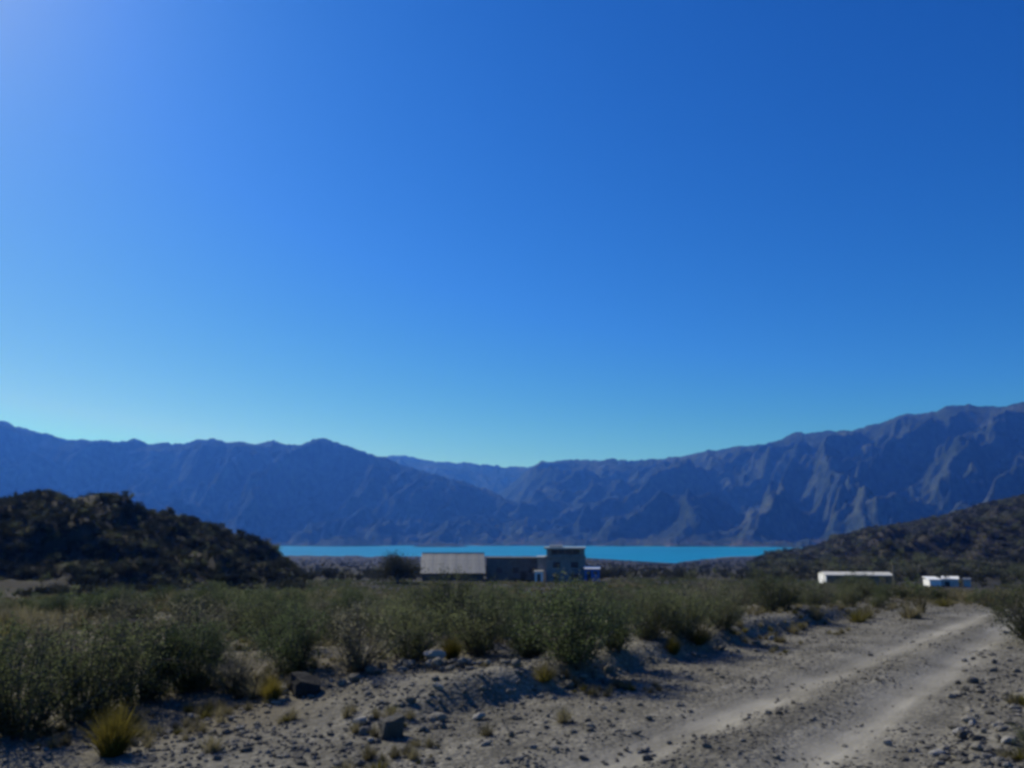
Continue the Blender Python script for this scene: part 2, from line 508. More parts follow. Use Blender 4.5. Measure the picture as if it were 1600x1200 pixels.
M_GROUND = ground_mat(); M_MOUNT = mountain_mat(); M_WATER = water_mat()
M_OLIVE = leaf_mat('olive_leaves', (.045, .056, .028), (.126, .142, .070), .68)
M_DARK = leaf_mat('dark_leaves', (.030, .044, .021), (.096, .124, .058), .65)
M_SHADE = leaf_mat('shade_dark_scrub_leaves', (.014, .018, .011), (.050, .054, .034), .3)  # hill scrub colour darkened to hold the slope's shade; tree crown shares it
M_GREY = leaf_mat('greyish_leaves', (.075, .075, .052), (.18, .172, .120), .65)
M_YELLOW = leaf_mat('yellow_green_leaves', (.06, .058, .016), (.17, .15, .042), .45)
M_STRAW = leaf_mat('straw_blades', (.09, .080, .048), (.22, .195, .115), .45)
M_GOLD = leaf_mat('golden_blades', (.10, .085, .018), (.27, .215, .045), .5)
M_TWIG = simple_mat('twig_bark', (.10, .085, .068), .9, var=.4, scale=12)
M_ROCK = rock_mat('grey_rock', (.060, .056, .049), (.23, .215, .188))
M_PALE = rock_mat('pale_rock', (.18, .172, .158), (.36, .345, .32))
M_SHADEROCK = rock_mat('dark_rock', (.018, .018, .020), (.05, .05, .052))  # near-black colour stands for bush shade on the lump


# ------------------------------------------------------------------ ground sheet (polar, finest where one looks)
def build_ground():
    rr = [0.35]
    while rr[-1] < 3600: rr.append(rr[-1] * (1.0145 if rr[-1] < 900 else 1.022))
    rr = np.array(rr)
    aa = np.concatenate([np.arange(-180, -46, 4.0), np.arange(-46, 46.01, .155), np.arange(50, 180, 4.0)])
    aa = np.radians(aa)
    na, nr = len(aa), len(rr)
    A, RR = np.meshgrid(aa, rr)
    X = RR * np.sin(A); Y = RR * np.cos(A)
    h, track, field, onroad, hl, hr, rs = land(X, Y, True)
    V = np.stack([X, Y, h], -1).reshape(-1, 3)
    idx = np.arange(nr * na).reshape(nr, na)
    nx = np.roll(idx, -1, axis=1)
    Q = np.stack([idx[:-1], nx[:-1], nx[1:], idx[1:]], -1).reshape(-1, 4)[:, ::-1]
    def cf(a): return a.reshape(-1)[Q].mean(1)
    froad, fl, fr = cf(onroad), cf(hl), cf(hr)
    cat = np.zeros(len(Q), int)
    cat[fr > .5] = 3; cat[fl > .5] = 2; cat[froad > .5] = 1
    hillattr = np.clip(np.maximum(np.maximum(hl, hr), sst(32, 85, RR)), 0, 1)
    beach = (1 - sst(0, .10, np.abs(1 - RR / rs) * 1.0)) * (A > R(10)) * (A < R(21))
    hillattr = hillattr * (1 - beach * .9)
    for c, nm in ((0, 'ground'), (1, 'dirt_road'), (2, 'hill'), (3, 'hillside')):
        q = Q[cat == c]
        used, inv = np.unique(q, return_inverse=True)
        me = mesh_np(nm, V[used], inv.reshape(-1, 4), M_GROUND, True)
        for an, arr in (('track', track), ('field', field), ('hill', hillattr), ('road', onroad)):
            at_ = me.attributes.new(an, 'FLOAT', 'POINT')
            at_.data.foreach_set('value', arr.reshape(-1)[used].astype(np.float32))
        tag(link(nm, me), kind='structure')
    # the small disc underfoot
    ring = V[idx[0]]
    v = np.vstack([ring, [[0, 0, ring[:, 2].mean()]]])
    f = np.stack([np.arange(na), np.roll(np.arange(na), -1), np.full(na, na)], -1)[:, ::-1]
    tag(link('ground', mesh_np('ground', v, f, M_GROUND, True)), kind='structure')
build_ground()

# ------------------------------------------------------------------ lake
me = mesh_np('lake', [(-4200, 700, LAKE), (4200, 700, LAKE), (4200, 5200, LAKE), (-4200, 5200, LAKE)], [[0, 1, 2, 3]], M_WATER)
tag(link('lake', me), kind='structure')

# ------------------------------------------------------------------ mountains
def mountain(name, pts, r_foot, r_ridge, seed, amp, L, shear, spurs=(), foot_tab=None):
    taz, ttan = table(pts)
    a0, a1 = taz[0], taz[-1]
    na = int((a1 - a0) / R(.085)); nt_ = 150
    A1 = np.linspace(a0, a1, na)
    T1 = np.concatenate([np.linspace(-.04, 1, nt_), 1 + np.linspace(.03, .5, 14)])
    A, T = np.meshgrid(A1, T1)
    rf = np.interp(A, taz, np.interp(taz, [a0, a1], [r_foot[0], r_foot[1]]))
    rg = np.interp(A, [a0, a1], [r_ridge[0], r_ridge[1]])
    tan = np.interp(A, taz, ttan)
    foot = 190 * fbm(A * 22, A * 0 + seed, 4, seed + 90)
    jag = rg * (.0016 * fbm(A * 60, A * 0 + seed, 3, seed + 70) +   .0011 * fbm(A * 240, A * 0 + seed, 3, seed + 75))
    RR = rf + (rg - rf) * T + foot * np.clip(1 - T * 4, 0, 1.2) ** 2
    Hr = EYE + rg * tan
    zf = LAKE - 3
    t = np.clip(T, 0, 1)
    prof = .50 * t + .50 * t ** 1.7
    X = RR * np.sin(A); Y = RR * np.cos(A)
    wx = A * 4800 + shear * (RR - rf); wy = RR
    q = .35 * fbm(wx / 1400, wy / 1400, 3, seed + 9)
    rd = ridged(wx / L + q, wy / (L * 2.3) + q, 4, seed, .42)
    small = ridged(wx / (L * .32) + q, wy / (L * .6), 4, seed + 40)
    env = sst(.02, .25, t) * (1 - .92 * sst(.78, 1.0, t))
    H = zf + (Hr - zf) * prof
    hs_ = np.clip((Hr - zf) / 600, .15, 1.3)
    soft = fbm(wx / (L * .9) + 2 * q, wy / (L * 1.6), 4, seed + 23)
    H = H + hs_ * env * (amp * .75 * (rd - .42) + amp * .25 * soft + amp * .28 * (small - .4))
    for (x0, t0, x1, t1, wid, hgt) in spurs:
        aa0, aa1 = az_tan(x0, 750)[0], az_tan(x1, 750)[0]
        px, py = aa0 * 4800, t0 * 1500; qx, qy = aa1 * 4800, t1 * 1500
        cx, cy = A * 4800, T * 1500
        k = np.clip(((cx - px) * (qx - px) + (cy - py) * (qy - py)) / ((qx - px) ** 2 + (qy - py) ** 2), 0, 1)
        d = np.hypot(cx - px - k * (qx - px), cy - py - k * (qy - py))
        H = H + hgt * np.exp(-np.abs(d / wid) ** 1.3) * (1 - sst(.8, 1, t))
    H = H + 17 * fbm(X / 140, Y / 140, 5, seed + 3, .62) * sst(0, .1, t) * (1 - .6 * sst(.8, 1, t))
    cap = EYE + RR * tan - (1 - t) * 90
    H = np.where(T < 1, np.minimum(H, np.maximum(cap, zf)), H) + jag * sst(.90, 1.0, t)
    H = np.where(T > 1, Hr + jag - (T - 1) * (rg - rf) * .55 + 20 * (rd - .42) * sst(1, 1.15, T), H)
    H = np.maximum(H, zf - 2)
    V = np.stack([X, Y, H], -1).reshape(-1, 3)
    nr = len(T1)
    idx = np.arange(nr * na).reshape(nr, na)
    Q = np.stack([idx[:-1, :-1], idx[:-1, 1:], idx[1:, 1:], idx[1:, :-1]], -1).reshape(-1, 4)
    me = mesh_np(name, V, Q, M_MOUNT, True)
    at_ = me.attributes.new('low', 'FLOAT', 'POINT')
    at_.data.foreach_set('value', (1 - sst(8, 45, H - LAKE)).reshape(-1).astype(np.float32))
    tag(link(name, me), kind='structure')

mountain('mountain', [(-900, 600), (-300, 640), (-100, 648), (0, 658), (60, 678), (130, 686), (180, 688), (240, 693), (290, 693), (310, 688), (335, 685), (350, 690), (390, 694), (430, 691), (465, 695),
                      (490, 689), (510, 686), (530, 691), (560, 700), (590, 711), (640, 730), (700, 745), (760, 765), (820, 790), (880, 815), (940, 835), (1000, 850)],
         (3750, 3700), (5600, 4700), 3, 300, 560, -.45)
mountain('mountain', [(350, 745), (500, 722), (600, 712), (625, 712), (645, 716), (690, 722), (735, 722), (780, 727), (815, 731), (860, 724), (920, 722), (1000, 728), (1100, 745)],
         (5300, 5300), (7800, 7800), 14, 260, 700, .2)
mountain('mountain', [(640, 852), (700, 830), (750, 800), (790, 765), (825, 735), (845, 721), (900, 718), (1000, 717), (1060, 712), (1100, 704), (1150, 698), (1200, 692), (1240, 680), (1280, 675), (1340, 669), (1385, 659),
                      (1410, 648), (1440, 645), (1465, 640), (1480, 632), (1492, 629), (1510, 632), (1545, 637), (1580, 634), (1620, 632), (1800, 620), (2400, 600)],
         (3700, 2900), (6600, 4600), 27, 250, 560, -.5,
         spurs=[(1400, .92, 1290, .60, 130, 120), (1290, .60, 1350, .18, 110, 130), (1500, .95, 1480, .3, 80, 60), (1150, .9, 1000, .3, 120, 60)])

def islet(px, r, half, depth, height, seed):
    c = at_r(px, r)
    n = 40
    g = np.linspace(-1, 1, n)
    X, Y = np.meshgrid(g, g)
    d = np.hypot(X, Y)
    H = height * (np.clip(1 - d, -.3, 1) ** 1.0) * (1 + .5 * fbm(X * 2.5, Y * 2.5, 3, seed)) if False else height * (1 - d ** 1.6) * (1 + .4 * fbm(X * 2.5, Y * 2.5, 3, seed))
    V = np.stack([X * half + c.x, Y * depth + c.y, np.maximum(LAKE + H, LAKE - 1.5)], -1).reshape(-1, 3)
    idx = np.arange(n * n).reshape(n, n)
    Q = np.stack([idx[:-1, :-1], idx[:-1, 1:], idx[1:, 1:], idx[1:, :-1]], -1).reshape(-1, 4)
    me = mesh_np('islet', V, Q, M_MOUNT, True)
    tag(link('islet', me), kind='structure')
islet(688, 3350, 115, 90, 16, 3)
islet(540, 3600, 150, 120, 42, 8)

# ------------------------------------------------------------------ haze
_lo, _hi = -48.0, 1180.0
hz = MB().box(-7500, 7500, -4200, 9600, _lo, _hi)
hm, ht, hout = new_mat('haze_air')
pv = ht.nodes.new('ShaderNodeVolumePrincipled')
pv.inputs['Color'].default_value = HAZE_COLOR
pv.inputs['Density'].default_value = HAZE_DENSITY
pv.inputs['Anisotropy'].default_value = HAZE_G
pv.inputs['Absorption Color'].default_value = (1, 1, 1, 1)
ht.links.new(pv.outputs[0], hout.inputs['Volume'])
tag(hz.build('haze', hm), kind='stuff')


# ------------------------------------------------------------------ plants: shapes
def frame_of(d):
    a = np.cross(d, [0, 0, 1.0]); n = np.linalg.norm(a)
    a = np.array([1.0, 0, 0]) if n < 1e-4 else a / n
    return a, np.cross(a, d)

def shrub_shape(seed, H, Wd, nb, leaves_per, leaf, mat, twigs=5, low=.25, sides=3):
    rg = np.random.default_rng(seed)
    mb = MB(); pts = []
    dome = lambda: None
    for b in range(nb):
        az = rg.uniform(0, 2 * math.pi); lean = rg.uniform(.05, 1.0) ** .7
        L = H * rg.uniform(.72, 1.05) / max(.62, math.cos(lean * .9))
        end = np.array([math.cos(az) * lean * Wd * .5, math.sin(az) * lean * Wd * .5, H * rg.uniform(.70, 1.04) * (1 - .38 * lean ** 2)])
        base = np.array([math.cos(az), math.sin(az), 0]) * rg.uniform(0, .10) * Wd
        midp = base * .45 + end * .5 + np.array([rg.normal(0, .05), rg.normal(0, .05), -.06 * lean]) * H
        path = []
        for k in range(5):
            s = k / 4
            path.append((1 - s) ** 2 * base + 2 * s * (1 - s) * midp + s * s * end)
        path[0] = path[0] - np.array([0, 0, .06])
        r0 = .010 * H * rg.uniform(.7, 1.3)
        mb.tube(path, [r0, r0 * .8, r0 * .6, r0 * .42, r0 * .2], sides)
        for w in range(twigs):
            s = rg.uniform(low, .97); i = min(int(s * 4), 3); fr = s * 4 - i
            p = path[i] * (1 - fr) + path[i + 1] * fr
            out = np.array([p[0], p[1], 0]); out = out / (np.linalg.norm(out) + 1e-6)
            d = out * rg.uniform(0, .8) + rg.normal(0, .55, 3) + np.array([0, 0, .45]); d /= np.linalg.norm(d)
            tl = H * rg.uniform(.10, .24)
            q = p + d * tl
            mb.tube([p, q], [r0 * .3, r0 * .12], 3)
            n = max(1, int(leaves_per * rg.uniform(.5, 1.5)))
            ss = rg.uniform(.15, 1.1, n)[:, None]
            pts.append(p + (q - p) * ss + rg.normal(0, tl * .22, (n, 3)))
    P = np.vstack(pts)
    P = P[P[:, 2] > .04 * H]
    n = len(P)
    d = rg.normal(0, 1, (n, 3)); d[:, 2] += .5; d /= np.linalg.norm(d, axis=1)[:, None]
    a = np.cross(d, rg.normal(0, 1, (n, 3))); a /= np.linalg.norm(a, axis=1)[:, None]
    ln = leaf * rg.uniform(.6, 1.4, (n, 1)); wd = ln * .46
    V = np.stack([P, P + d * ln * .5 + a * wd * .5, P + d * ln, P + d * ln * .5 - a * wd * .5], 1).reshape(-1, 3)
    Q = np.arange(4 * n).reshape(n, 4)
    fol = mesh_np('foliage', V, Q, mat)
    st = bpy.data.meshes.new('stems'); st.from_pydata([tuple(v) for v in mb.v], [], mb.f); st.materials.append(M_TWIG)
    return fol, st

def tuft_shape(seed, H, Wd, n, mat, blade=.008, seg=3):
    rg = np.random.default_rng(seed)
    az = rg.uniform(0, 2 * math.pi, n); lean = rg.uniform(0, 1, n) ** .6
    L = H * rg.uniform(.55, 1.1, n)
    base = np.stack([np.cos(az) * lean * Wd * .16, np.sin(az) * lean * Wd * .16, np.full(n, -.02)], 1)
    tip = base + np.stack([np.cos(az) * lean * Wd * .5, np.sin(az) * lean * Wd * .5, L * (1 - .45 * lean ** 2)], 1) + rg.normal(0, .075 * H, (n, 3))
    ctrl = base * .5 + tip * .5 + np.stack([np.cos(az) * -.05 * Wd, np.sin(az) * -.05 * Wd, .18 * L * lean], 1)
    side = np.stack([-np.sin(az + rg.normal(0, .8, n)), np.cos(az + rg.normal(0, .8, n)), np.zeros(n)], 1)
    V = []; F_ = []
    for k in range(seg + 1):
        s = k / seg
        p = (1 - s) ** 2 * base + 2 * s * (1 - s) * ctrl + s * s * tip
        w = blade * (1 - s * .85)
        V.append(p - side * w); V.append(p + side * w)
    V = np.stack(V, 1)
    m = 2 * (seg + 1)
    for k in range(seg):
        F_.append(np.array([2 * k, 2 * k + 1, 2 * k + 3, 2 * k + 2]))
    F_ = np.array(F_)
    Q = (np.arange(n)[:, None, None] * m + F_[None]).reshape(-1, 4)
    return mesh_np('blades', V.reshape(-1, 3), Q, mat)

def rock_shape(seed, sub, flat=.65, rough=.35):
    bm = bmesh.new(); bmesh.ops.create_icosphere(bm, subdivisions=sub, radius=.5)
    rg = random.Random(seed)
    planes = []
    for k in range(7):
        d = Vector((rg.gauss(0, 1), rg.gauss(0, 1), rg.gauss(0, 1))).normalized(); planes.append((d, rg.uniform(.26, .44)))
    sx, sy = rg.uniform(.85, 1.25), rg.uniform(.7, 1.0)
    for v in bm.verts:
        for d, c in planes:
            q = v.co.dot(d)
            if q > c: v.co -= d * (q - c) * .85
        k = 1 + rough * .3 * (math.sin(v.co.x * 9 + seed) * math.cos(v.co.y * 11 - seed * 2) + rg.uniform(-.25, .25))
        v.co *= k
        v.co.x *= sx; v.co.y *= sy; v.co.z *= flat
    me = bpy.data.meshes.new('rock'); bm.to_mesh(me); bm.free()
    return me

NEAR = {}
for nm, mt, hh, ww, nb, lp, lf in (('olive', M_OLIVE, 1.0, 1.40, 42, 28, .030), ('dark', M_DARK, 1.0, 1.36, 44, 31, .030), ('grey', M_GREY, .9, 1.3, 46, 10, .030)):
    NEAR[nm] = [shrub_shape(100 + 7 * i + len(nm), hh * (1 + .06 * i), ww, nb, lp, lf, mt, twigs=8, low=.06) for i in range(3)]
FARS = {}
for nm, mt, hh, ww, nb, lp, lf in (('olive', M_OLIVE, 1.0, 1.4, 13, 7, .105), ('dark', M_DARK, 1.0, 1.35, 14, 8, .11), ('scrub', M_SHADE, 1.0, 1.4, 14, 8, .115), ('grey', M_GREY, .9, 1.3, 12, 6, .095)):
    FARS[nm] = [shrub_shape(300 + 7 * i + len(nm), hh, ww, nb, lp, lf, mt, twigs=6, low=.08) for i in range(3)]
TUFT = {'straw': [tuft_shape(1 + i, .34, .46, 170, M_STRAW, .006) for i in range(3)],
        'gold': [tuft_shape(11 + i, .46, .42, 760, M_GOLD, .0040) for i in range(2)],
        'green': [tuft_shape(21 + i, .26, .46, 200, M_YELLOW, .006) for i in range(2)],
        'pampas': [tuft_shape(31 + i, 1.0, .55, 120, M_STRAW, .014) for i in range(2)]}
ROCKS = [rock_shape(i + 1, 2, .62 + .05 * (i % 3)) for i in range(8)]
for m_ in ROCKS: m_.materials.append(M_ROCK)
PROCKS = [m_.copy() for m_ in ROCKS[:4]]
for m_ in PROCKS: m_.materials[0] = M_PALE
SHADE_ROCKS = [m_.copy() for m_ in ROCKS[4:7]]
for m_ in SHADE_ROCKS: m_.materials[0] = M_SHADEROCK
PEBB = [rock_shape(50 + i, 1, .6) for i in range(5)]
for m_ in PEBB: m_.materials.append(M_ROCK)

# ------------------------------------------------------------------ scatter helper for uncountable stuff
def scatter(name, pos, scale, rot, idx, sources, tilt=None):
    """one object whose points carry instanced copies of the source meshes"""
    col = bpy.data.collections.new(name + '_sources')
    for i, group in enumerate(sources):
        if len(group) == 1:
            o = bpy.data.objects.new('%s_%03d' % (name, i), group[0])
        else:
            bm = bmesh.new()
            mats = []
            me = bpy.data.meshes.new(name)
            for g in group:
                n0 = len(bm.faces)
                bm.from_mesh(g); bm.faces.ensure_lookup_table()
                for f in bm.faces[n0:]: f.material_index = len(mats)
                mats.append(g.materials[0])
            bm.to_mesh(me); bm.free()
            for q in mats: me.materials.append(q)
            o = bpy.data.objects.new('%s_%03d' % (name, i), me)
        col.objects.link(o)
    me = bpy.data.meshes.new(name)
    me.vertices.add(len(pos)); me.vertices.foreach_set('co', np.asarray(pos, np.float32).ravel())
    for an, ty, arr in (('inst_scale', 'FLOAT', scale), ('inst_rot', 'FLOAT', rot), ('inst_index', 'INT', idx)):
        a_ = me.attributes.new(an, ty, 'POINT')
        a_.data.foreach_set('value', np.asarray(arr, np.float32 if ty == 'FLOAT' else np.int32))
    me.update()
    ob = link(name, me)
    ng = bpy.data.node_groups.new(name + '_nodes', 'GeometryNodeTree')
    ng.interface.new_socket('Geometry', in_out='INPUT', socket_type='NodeSocketGeometry')
    ng.interface.new_socket('Geometry', in_out='OUTPUT', socket_type='NodeSocketGeometry')
    gi = ng.nodes.new('NodeGroupInput'); go = ng.nodes.new('NodeGroupOutput')
    ci = ng.nodes.new('GeometryNodeCollectionInfo'); ci.inputs['Collection'].default_value = col
    ci.inputs['Separate Children'].default_value = True; ci.inputs['Reset Children'].default_value = True
    ip = ng.nodes.new('GeometryNodeInstanceOnPoints'); ip.inputs['Pick Instance'].default_value = True
    def attr(nm, ty):
        n = ng.nodes.new('GeometryNodeInputNamedAttribute'); n.data_type = ty; n.inputs['Name'].default_value = nm
        return n.outputs['Attribute']
    cx = ng.nodes.new('ShaderNodeCombineXYZ')
    ng.links.new(attr('inst_rot', 'FLOAT'), cx.inputs['Z'])
    ng.links.new(gi.outputs[0], ip.inputs['Points'])
    ng.links.new(ci.outputs[0], ip.inputs['Instance'])
    ng.links.new(attr('inst_index', 'INT'), ip.inputs['Instance Index'])
    ng.links.new(cx.outputs[0], ip.inputs['Rotation'])
    ng.links.new(attr('inst_scale', 'FLOAT'), ip.inputs['Scale'])
    ng.links.new(ip.outputs[0], go.inputs[0])
    md = ob.modifiers.new('scatter', 'NODES'); md.node_group = ng
    return tag(ob, kind='stuff')

def wedge(n, r0, r1, a0=-40, a1=40, power=1.0):
    """random points in a fan; power 1 = even in area, smaller = denser near"""
    k = RNG.uniform(0, 1, n)
    e = 2 * power
    r = (r0 ** e + (r1 ** e - r0 ** e) * k) ** (1 / e)
    a = np.radians(RNG.uniform(a0, a1, n))
    return r * np.sin(a), r * np.cos(a), r, a

# ------------------------------------------------------------------ buildings
def local(px, r, rz=0.0):
    """base point and a rotation that faces a building's -Y side to the camera"""
    p = at_r(px, r)
    return p, -math.atan2(p.x, p.y) + rz

M_TIN = simple_mat('weathered_tin', (.125, .135, .15), .6, .25, .22, 1.2)
M_WALLD = simple_mat('grey_render', (.20, .19, .185), .9, 0, .25, 1.5)
M_CONC = simple_mat('raw_concrete', (.22, .21, .205), .9, 0, .3, 2.0)
M_SLAB = simple_mat('pale_slab', (.46, .45, .42), .85, 0, .15, 2.0)
M_WHITE = simple_mat('white_paint', (.78, .78, .77), .6, 0, .06, 2.0)
M_GLASS = simple_mat('window_glass', (.03, .04, .055), .06, 0, .1, 2.0, spec=.9)
M_BLUE = simple_mat('blue_paint', (.03, .13, .42), .55, 0, .2, 2.0)
M_WOOD = simple_mat('weathered_wood', (.20, .17, .13), .9, 0, .3, 6.0)
M_DOOR = simple_mat('dark_door', (.06, .05, .045), .7, 0, .2, 3.0)

RB = 150.0
# shed with the big tin roof
p, rz = local(708, RB)
K = RB / F * 1.02                                        # metres per photo pixel there
M_SHEDWALL = simple_mat('dark_planks', (.085, .078, .07), .95, 0, .3, 1.5)
shed = thing('shed', p, 'long shed with a big pale grey tin roof sloping towards the road', 'shed', rz=rz)
wd = 97 * K
zr, ze = 4.75, 1.25
dep = 7.4
b = MB()
b.box(-wd / 2 + .35, wd / 2 - .35, .5, .7, -.6, ze + .12)
b.box(-wd / 2 + .35, wd / 2 - .35, 2 * dep - .7, 2 * dep - .5, -.6, ze + .12)
for sx in (-1, 1):
    x0 = sx * (wd / 2 - .45)
    b.prism([(.71, -.6), (2 * dep - .71, -.6), (2 * dep - .71, ze + .1), (dep, zr - .25), (.71, ze + .1)], 'x', x0 - .09, x0 + .09)
b.build('wall', M_SHEDWALL, shed)
nsheet = 11
sw = wd / nsheet
def sheet_mesh(side):
    v = []; f = []; nc = 13
    for i in range(nc):
        x = -sw / 2 - .03 + (sw + .06) * i / (nc - 1); w = .03 * (i % 2)
        for s in (0, 1):
            yy = (-.05 if s == 0 else dep) if side == 0 else (2 * dep + .05 if s == 0 else dep)
            zz = (ze - .02 if s == 0 else zr)
            v.append((x, yy, zz + w))
    for i in range(nc - 1):
        f.append((2 * i, 2 * i + 2, 2 * i + 3, 2 * i + 1))
    me = bpy.data.meshes.new('roof_sheet'); me.from_pydata(v, [], f); me.materials.append(M_TIN); return me
sm = [sheet_mesh(0), sheet_mesh(1)]
for i in range(nsheet):
    for s in (0, 1):
        o = link('roof_sheet', sm[s], shed)
        o.location = (-wd / 2 + sw * (i + .5), 0, .02 * (i % 2) + random.uniform(0, .008))
        o.rotation_euler = (0, random.uniform(-.004, .004), 0)
MB().box(-wd / 2 - .05, wd / 2 + .05, dep - .22, dep + .22, zr + .035, zr + .055).build('ridge_cap', M_TIN, shed)
dr = MB().box(-1.2, 1.2, .42, .497, -.6, 1.1).build('door', M_DOOR, shed)

# long low dark store between the shed and the house
p, rz = local(806, RB + 4)
st_ = thing('store', p, 'long low dark store joining the tin roofed shed and the grey house', 'store', rz=rz)
k_ = (RB + 4) / F * 1.02
u_ = ray(806, 871); tz = EYE + u_[2] / math.hypot(u_[0], u_[1]) * (RB + 4) - p.z
w_ = 88 * k_ / 2
M_DARKWALL = simple_mat('dark_block', (.125, .120, .115), .95, 0, .35, 1.3)  # dark block tone shared by the store and the bungalow front
MB().box(-w_, w_, 0, 5, -1.2, tz - .16).build('wall', M_DARKWALL, st_)
MB().box(-w_ - .05, w_ + .05, -.2, 5.2, tz - .157, tz).build('roof', M_DARKWALL, st_)
for x0 in (-3.6, -.6, 2.4):
    wi = MB().box(x0, x0 + 1.1, -.04, -.003, 1.3, 2.3).build('window', M_GLASS, st_)
    MB().box(x0 - .08, x0 + 1.18, -.10, -.043, 1.2, 1.297).build('sill', M_CONC, wi)
MB().box(.9, 1.9, -.04, -.003, -.5, 1.7).build('door', M_DOOR, st_)

# grey two storey house with an open roof terrace
p, rz = local(884, RB - 2)
hs_ = thing('house', p, 'square grey two storey house with pale roof slab and upper terrace', 'house', rz=rz)
hw = 58 * K
b = MB(); b.box(-hw / 2, hw / 2, 0, 7, -.8, 4.45)
b.build('wall', M_CONC, hs_)
MB().box(-hw / 2 - .25, hw / 2 + .15, -.3, 7.2, 4.452, 4.64).build('floor_slab', M_CONC, hs_)
up = MB()
up.box(-hw / 2 + .1, -hw / 2 + .9, .25, 6.8, 4.642, 5.95)
up.box(hw / 2 - 1.0, hw / 2 - .1, .25, 6.8, 4.642, 5.95)
up.box(-hw / 2 + .9, hw / 2 - 1.0, .25, .45, 4.642, 4.98)
up.box(-hw / 2 + .9, hw / 2 - 1.0, 6.6, 6.8, 4.642, 4.98)
up.build('upper_wall', M_CONC, hs_)
for i in range(4):
    x0 = -hw / 2 + .95 + i * (hw - 2.0) / 4
    fr = MB().box(x0, x0 + (hw - 2.0) / 4 - .08, .30, .36, 4.99, 5.94).build('window', M_GLASS, hs_)
    w_ = (hw - 2.0) / 4 - .08
    MB().box(x0 - .04, x0, .26, .40, 4.99, 5.94).build('jamb', M_WOOD, fr)
    MB().box(x0 + w_ - .002, x0 + w_ + .038, .26, .40, 4.99, 5.94).build('jamb', M_WOOD, fr)
MB().box(-hw / 2 - .35, hw / 2 + .1, -.45, 7.3, 5.953, 6.25).build('roof', M_SLAB, hs_)
MB().box(-hw / 2 + .6, -hw / 2 + 3.0, 1.5, 4.5, 6.252, 6.6).build('water_tank', M_SLAB, hs_)
an = MB(); an.box(-hw / 2 - 1.55, -hw / 2 - .003, 1.0, 6.0, -.8, 4.35); an.build('annex_wall', M_CONC, hs_)
MB().box(-hw / 2 - 1.8, -hw / 2 - .26, .75, 6.2, 4.353, 4.6).build('annex_roof', M_SLAB, hs_)
for (x0, z0, w_, h_) in ((-2.3, 2.6, 1.3, 1.1), (.9, 2.6, 1.3, 1.1), (.9, .5, 1.3, 1.1)):
    wi = MB().box(x0, x0 + w_, -.03, -.003, z0, z0 + h_).build('window', M_GLASS, hs_)
    MB().box(x0 - .08, x0 + w_ + .08, -.09, -.031, z0 - .1, z0 - .003).build('sill', M_SLAB, wi)
MB().box(-2.2, -1.2, -.04, -.003, -.6, 1.6).build('door', M_DOOR, hs_)

def small_block(name, px, r, wpx, top_py, base_drop, dep, wall, roof, label, cat, over=.12, slope=0.0, rz_=0.0):
    p, rz = local(px, r, rz_)
    k = r / F * 1.02
    u = ray(px, top_py); tz = EYE + u[2] / math.hypot(u[0], u[1]) * r - p.z
    t_ = thing(name, p, label, cat, rz=rz)
    w = wpx * k / 2
    MB().box(-w, w, 0, dep, -base_drop, tz - .14).build('wall', wall, t_)
    MB().prism([(-over, tz - .137), (dep + over, tz - .137 + slope), (dep + over, tz - .02 + slope), (-over, tz - .02)], 'x', -w - over, w + over).build('roof', roof, t_)
    return t_, w, tz

t_, w, tz = small_block('hut', 842, RB - 4, 12, 892, .6, 2.2, M_WHITE, M_SLAB, 'small whitish hut tucked against the left side of the grey house', 'hut')
MB().box(-.35, .3, -.03, -.003, -.4, tz - .5).build('door', M_DOOR, t_)
t_, w, tz = small_block('hut', 925, RB - 6, 22, 888, .8, 2.6, M_BLUE, M_WHITE, 'blue hut with a pale roof standing right of the grey house', 'hut', slope=.25)
MB().box(-.9, -.2, -.03, -.003, -.2, tz - .45).build('door', M_DOOR, t_)
MB().box(.2, .9, -.03, -.003, tz - 1.0, tz - .5).build('window', M_GLASS, t_)

# long low white-ended building on the right
RL = 150.0
p, rz = local(1342, RL, R(13))
lg = thing('bungalow', p, 'long low building with a white end wall and thin white roof edge', 'bungalow', rz=rz)
k = RL / F * 1.04
u_ = ray(1342, 896); tz = EYE + u_[2] / math.hypot(u_[0], u_[1]) * RL - p.z
w = 88 * k / 2
MB().box(-w + .2, w - .25, .35, 6, -1, tz - .42).build('wall', M_DARKWALL, lg)
MB().prism([(-.0, -1), (6.3, -1), (6.3, tz - .42), (3.15, tz - .02), (0, tz - .42)], 'x', -w, -w + .197).build('end_wall', M_WHITE, lg)
MB().prism([(-.05, tz - .40), (3.15, tz), (6.35, tz - .40), (6.35, tz - .26), (3.15, tz + .14), (-.05, tz - .26)], 'x', -w - .06, w).build('roof', M_SLAB, lg)
for i, x0 in enumerate((-1.6, 1.0, 3.4)):
    if x0 + 1 < w:
        wi = MB().box(x0, x0 + 1.0, .30, .347, tz - 1.5, tz - .7).build('window', M_GLASS, lg)
        MB().box(x0 - .06, x0 + 1.06, .26, .299, tz - 1.58, tz - 1.503).build('sill', M_SLAB, wi)
MB().box(-2.9, -2.0, .30, .347, -.8, tz - .75).build('door', M_DOOR, lg)

